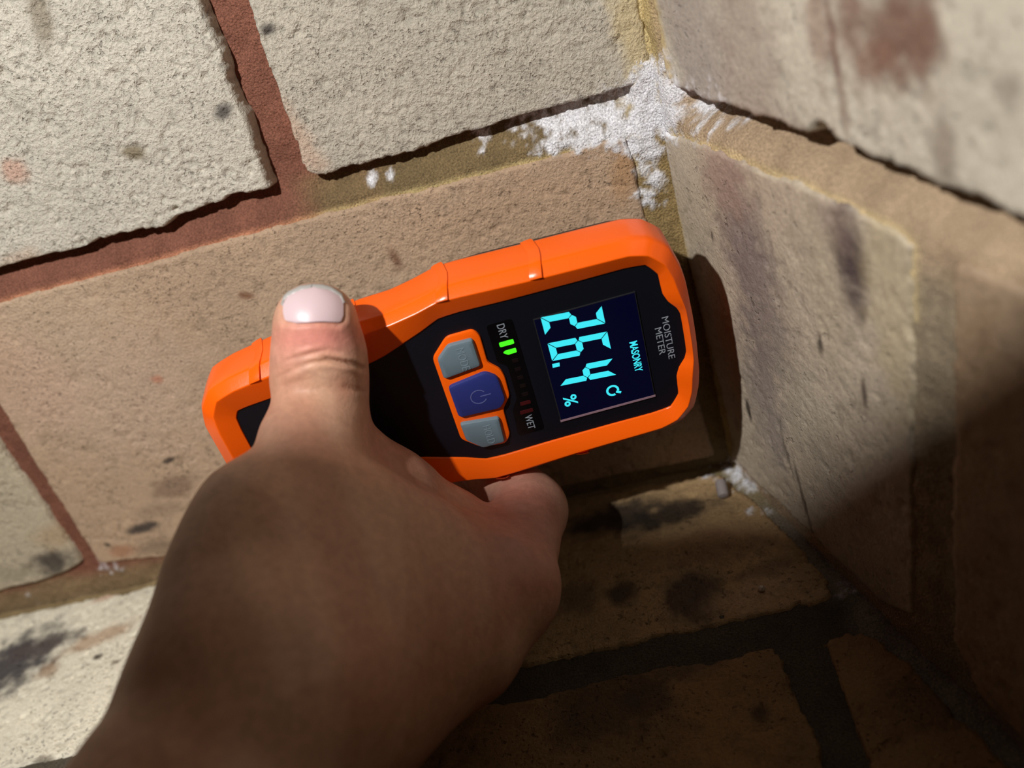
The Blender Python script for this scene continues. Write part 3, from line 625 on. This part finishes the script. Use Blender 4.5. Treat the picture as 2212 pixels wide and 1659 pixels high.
def groove(line, width, depth):
    """skin crease: a furrow along a line over the thumb"""
    global disp
    L = np.array(line, float); best = np.full(len(hpx), 1e9); tt = np.zeros(len(hpx)); n = len(L) - 1
    for i in range(n):
        a, b = L[i], L[i + 1]; ab = b - a; t = np.clip(((hpx - a) @ ab) / (ab @ ab), 0, 1); dd = np.linalg.norm(hpx - a - t[:, None] * ab, axis=1)
        k = dd < best; best[k] = dd[k]; tt[k] = (i + t[k]) / n
    disp -= depth * np.exp(-(best / width) ** 2) * np.sin(np.pi * np.clip(tt * .9 + .05, 0, 1)) ** .5 * facing * (hdep < 230)
    disp += depth * .45 * np.exp(-((best - width * 2.2) / (width * 1.3)) ** 2) * np.sin(np.pi * np.clip(tt * .9 + .05, 0, 1)) * facing * (hdep < 230)
groove([(610, 783), (640, 772), (675, 762), (705, 757), (735, 762)], 5, .35)
groove([(605, 800), (640, 783), (672, 768), (700, 770), (745, 785), (780, 798)], 5, .3)
groove([(600, 815), (640, 795), (670, 783), (710, 780), (750, 786), (792, 798)], 5, .5)
groove([(700, 772), (740, 782), (775, 790)], 5, .3)
groove([(610, 835), (650, 822), (690, 816)], 6, .15)
groove([(745, 835), (770, 842), (790, 848)], 6, .25)
# nail fold and ledge round the nail
groove([(611, 650), (610, 680), (614, 697), (640, 700), (690, 697), (730, 702), (743, 692), (744, 650)], 5, .35)
groove([(430, 1060), (470, 1020), (520, 980), (570, 945)], 8, .25)
# faint skin lines and tendons over the back of the hand
n3 = (fbm(HV[:, 0] + HV[:, 1] * .4, HV[:, 2] - HV[:, 1] * .6, 16, 77, 3) - .5)
disp += n3 * 1.1 * sstep(930, 1060, hpx[:, 1])
HV = HV + HN * disp[:, None]
base = np.ones((len(HV), 3)) * srgb(204, 156, 130)
def blob(px, py, r, c, st, ry=None):
    global base
    q = ((hpx[:, 0] - px) / r) ** 2 + ((hpx[:, 1] - py) / (ry or r)) ** 2; k = (np.exp(-q) * st)[:, None]; base = base * (1 - k) + np.array(c) * k
blob(672, 730, 90, srgb(226, 140, 128), .75, 34); blob(720, 728, 70, srgb(220, 140, 126), .6, 30); blob(620, 770, 40, srgb(220, 150, 135), .4)
blob(700, 775, 30, srgb(186, 128, 96), .4, 16); blob(690, 860, 90, srgb(206, 160, 132), .5, 60); blob(745, 835, 25, srgb(190, 110, 84), .35, 30)
blob(1140, 1110, 110, srgb(186, 138, 134), .5); blob(1160, 1260, 70, srgb(186, 112, 104), .4)
mot = (fbm(HV[:, 0] + HV[:, 1] * .3, HV[:, 2] - HV[:, 1] * .5, 11, 81, 4) - .5)[:, None]
base = base * (1 + mot * np.array([.35, .6, .65]))
person = mesh('person', HV, HF, M_skin, None, 180, np.clip(base, .01, .9))
tag(person, 'bare right hand gripping the meter, thumb pressed across its face', 'hand')
# thumbnail: a curved plate laid on the skin
def trace(o):
    d = ray(o); ln = np.linalg.norm(d, axis=1); d = d / ln[:, None]; t = np.full(len(d), 150.)
    for _ in range(70): t = t + sdf(CAM + d * t[:, None]) * .9
    return CAM + d * t[:, None]
def nail_plate(name, L, Rr, mat, off, thick, parent, tipw=None):
    """L, Rr: matching left and right rails from the root to the tip"""
    L = np.array(L, float); Rr = np.array(Rr, float); nx = 15; ny = 22
    tt = np.linspace(0, len(L) - 1, ny); G = []
    for t in tt:
        i = min(int(t), len(L) - 2); f_ = t - i; a = L[i] * (1 - f_) + L[i + 1] * f_; b = Rr[i] * (1 - f_) + Rr[i + 1] * f_
        for s_ in np.linspace(0, 1, nx): G.append(a * (1 - s_) + b * s_)
    if tipw is None: P = trace(np.array(G)); Nn = grad(P)
    else:
        P0 = trace(np.repeat(np.array([L[min(int(t), len(L) - 2)] * (1 - (t - min(int(t), len(L) - 2))) + L[min(int(t), len(L) - 2) + 1] * (t - min(int(t), len(L) - 2)) for t in tt]), nx, 0)); N0_ = grad(P0)
        dep0 = (P0 - CAM) @ ROT[2]; s0 = np.tile(np.linspace(0, 1, nx), ny); P = CAM + ray(np.array(G)) * (dep0 + tipw * s0 ** 1.5)[:, None]; Nn = N0_
    s_ = np.tile(np.linspace(-1, 1, nx), ny)
    T_ = P + Nn * (off + .25 * (1 - s_ ** 2))[:, None]; B_ = P - Nn * thick
    n = nx * ny; V = np.concatenate([T_, B_]); F = []
    for j in range(ny - 1):
        for i in range(nx - 1):
            a = j * nx + i; F += [(a, a + 1, a + nx + 1, a + nx), (n + a, n + a + nx, n + a + nx + 1, n + a + 1)]
    rim = [i for i in range(nx)] + [j * nx + nx - 1 for j in range(1, ny)] + [(ny - 1) * nx + i for i in range(nx - 2, -1, -1)] + [j * nx for j in range(ny - 2, 0, -1)]
    for k in range(len(rim)): a, b = rim[k], rim[(k + 1) % len(rim)]; F.append((a, a + n, b + n, b))
    o = mesh(name, V, F, mat, parent, 50)
    bm = bmesh.new(); bm.from_mesh(o.data); bmesh.ops.recalc_face_normals(bm, faces=bm.faces); bm.to_mesh(o.data); bm.free(); return o
M_nail = plain('nail', srgb(212, 186, 190), .38, .5, bump=.05, bscale=600); M_nailtip = plain('nail_edge', srgb(168, 164, 160), .35, .5)
na = nail_plate('thumbnail', [(640, 698), (616, 692), (612, 675), (612, 658), (622, 641), (648, 627), (672, 623)], [(700, 694), (735, 696), (741, 680), (741, 655), (734, 640), (712, 627), (684, 623)], M_nail, .12, .6, person)
na['label'] = 'pale pink thumbnail'
nail_plate('nail_free_edge', [(612, 662), (614, 650), (622, 641), (648, 628), (672, 623.5)][::1], [(607, 656), (612, 640), (622, 630), (648, 617), (674, 613)], M_nailtip, .05, .6, na, 1.6)
nail_plate('nail_free_edge', [(674, 623.5), (695, 624), (712, 627.5), (734, 641), (741, 655)], [(674, 613), (697, 614), (716, 619), (738, 633), (746, 652)], M_nailtip, .05, .6, na, 1.6)

# ------------------------------------------------------------------ crumbs on the hearth
def rock(name, c, r, seed, mat, elong=(1, 1, 1)):
    bm = bmesh.new(); bmesh.ops.create_icosphere(bm, subdivisions=2, radius=1)
    rs = np.random.RandomState(seed); k = rs.randn(6, 3)
    for v_ in bm.verts:
        p_ = np.array(v_.co); s_ = 1 + .12 * sum(math.sin(2.2 * (p_ @ q) + i) for i, q in enumerate(k)) / 1.6
        v_.co = Vector(p_ * s_ * r * S * np.array(elong))
    me = bpy.data.meshes.new(name); bm.to_mesh(me); bm.free()
    o = link(name, me, mat); o.location = Vector(c) * S; return o
M_crumb = plain('pale_crumb', srgb(206, 196, 182), .9, .2, bump=.5); M_plug = plain('grey_stub', srgb(150, 140, 138), .6, .4, bump=.3)
def onfloor(px, py, z): q = unproj((px, py), (0, 0, z), (0, 0, 1))[0]; return (q[0], q[1], z)
tag(rock('mortar_crumb', onfloor(1646, 1272, .6), 1.0, 2, M_crumb), 'tiny white crumb lying alone on the dark hearth brick', 'crumb')
# a short grey stub leaning where the hearth meets the wall
A = np.array(onfloor(1563, 1072, 1.6)); B = np.array(onfloor(1556, 1040, 3.4)); ax_ = (B - A); ln = np.linalg.norm(ax_); ax_ /= ln
s1 = np.cross(ax_, (0, 0, 1)); s1 /= np.linalg.norm(s1); s2 = np.cross(ax_, s1); V = []; F = []; nn = 14
prof = [(-.3, .6), (0, 1.5), (.6, 1.75), (ln - .5, 1.75), (ln, 1.5), (ln, .9), (ln - 1.2, .8)]
for t, r_ in prof:
    for i in range(nn): a = 2 * math.pi * i / nn; V.append(A + ax_ * t + (s1 * math.cos(a) + s2 * math.sin(a)) * r_)
for j in range(len(prof) - 1):
    for i in range(nn): F.append((j * nn + i, j * nn + (i + 1) % nn, (j + 1) * nn + (i + 1) % nn, (j + 1) * nn + i))
F += [tuple(range(nn))[::-1], tuple((len(prof) - 1) * nn + i for i in range(nn))]
tag(mesh('pipe_stub', np.array(V), F, M_plug, None, 40), 'short grey stub at the foot of the wall corner', 'stub')

# ------------------------------------------------------------------ the phone that takes the picture (behind the lens), which shades the hand
ph = tag(empty('smartphone', CAM - 8 * ROT[2]), 'dark smartphone behind the lens, taking the picture', 'phone')
MP = Matrix.Translation(Vector(CAM - 8 * ROT[2]) * S)
M_ph = plain('phone_glass', srgb(20, 20, 22), .3, .5)
def pbox(name, x0, x1, y0, y1, z0, z1, mat, r=8, tilt=0.0):
    """right, up, back of the lens plane"""
    pl_ = [(a, b + tilt * (a + 150)) for a, b in rounded([(x0, y0), (x1, y0), (x1, y1), (x0, y1)], r, 7)]; n = len(pl_)
    V = [CAM + ROT[0] * a - ROT[1] * b - ROT[2] * z for z in (z0, z1) for a, b in pl_]
    F = [tuple(range(n)), tuple(range(n, 2 * n))[::-1]] + [(i, n + i, n + (i + 1) % n, (i + 1) % n) for i in range(n)]
    o = mesh(name, np.array(V), F, mat, None, 40); o.parent = ph; o.matrix_parent_inverse = MP.inverted(); return o
pbox('phone_body', -162, 12, -18, 61.5, 9, 17, M_ph)
pbox('camera_bump', -12, 8, -12, 30, 7, 9, M_ph, 6)
bpy.context.view_layer.update()
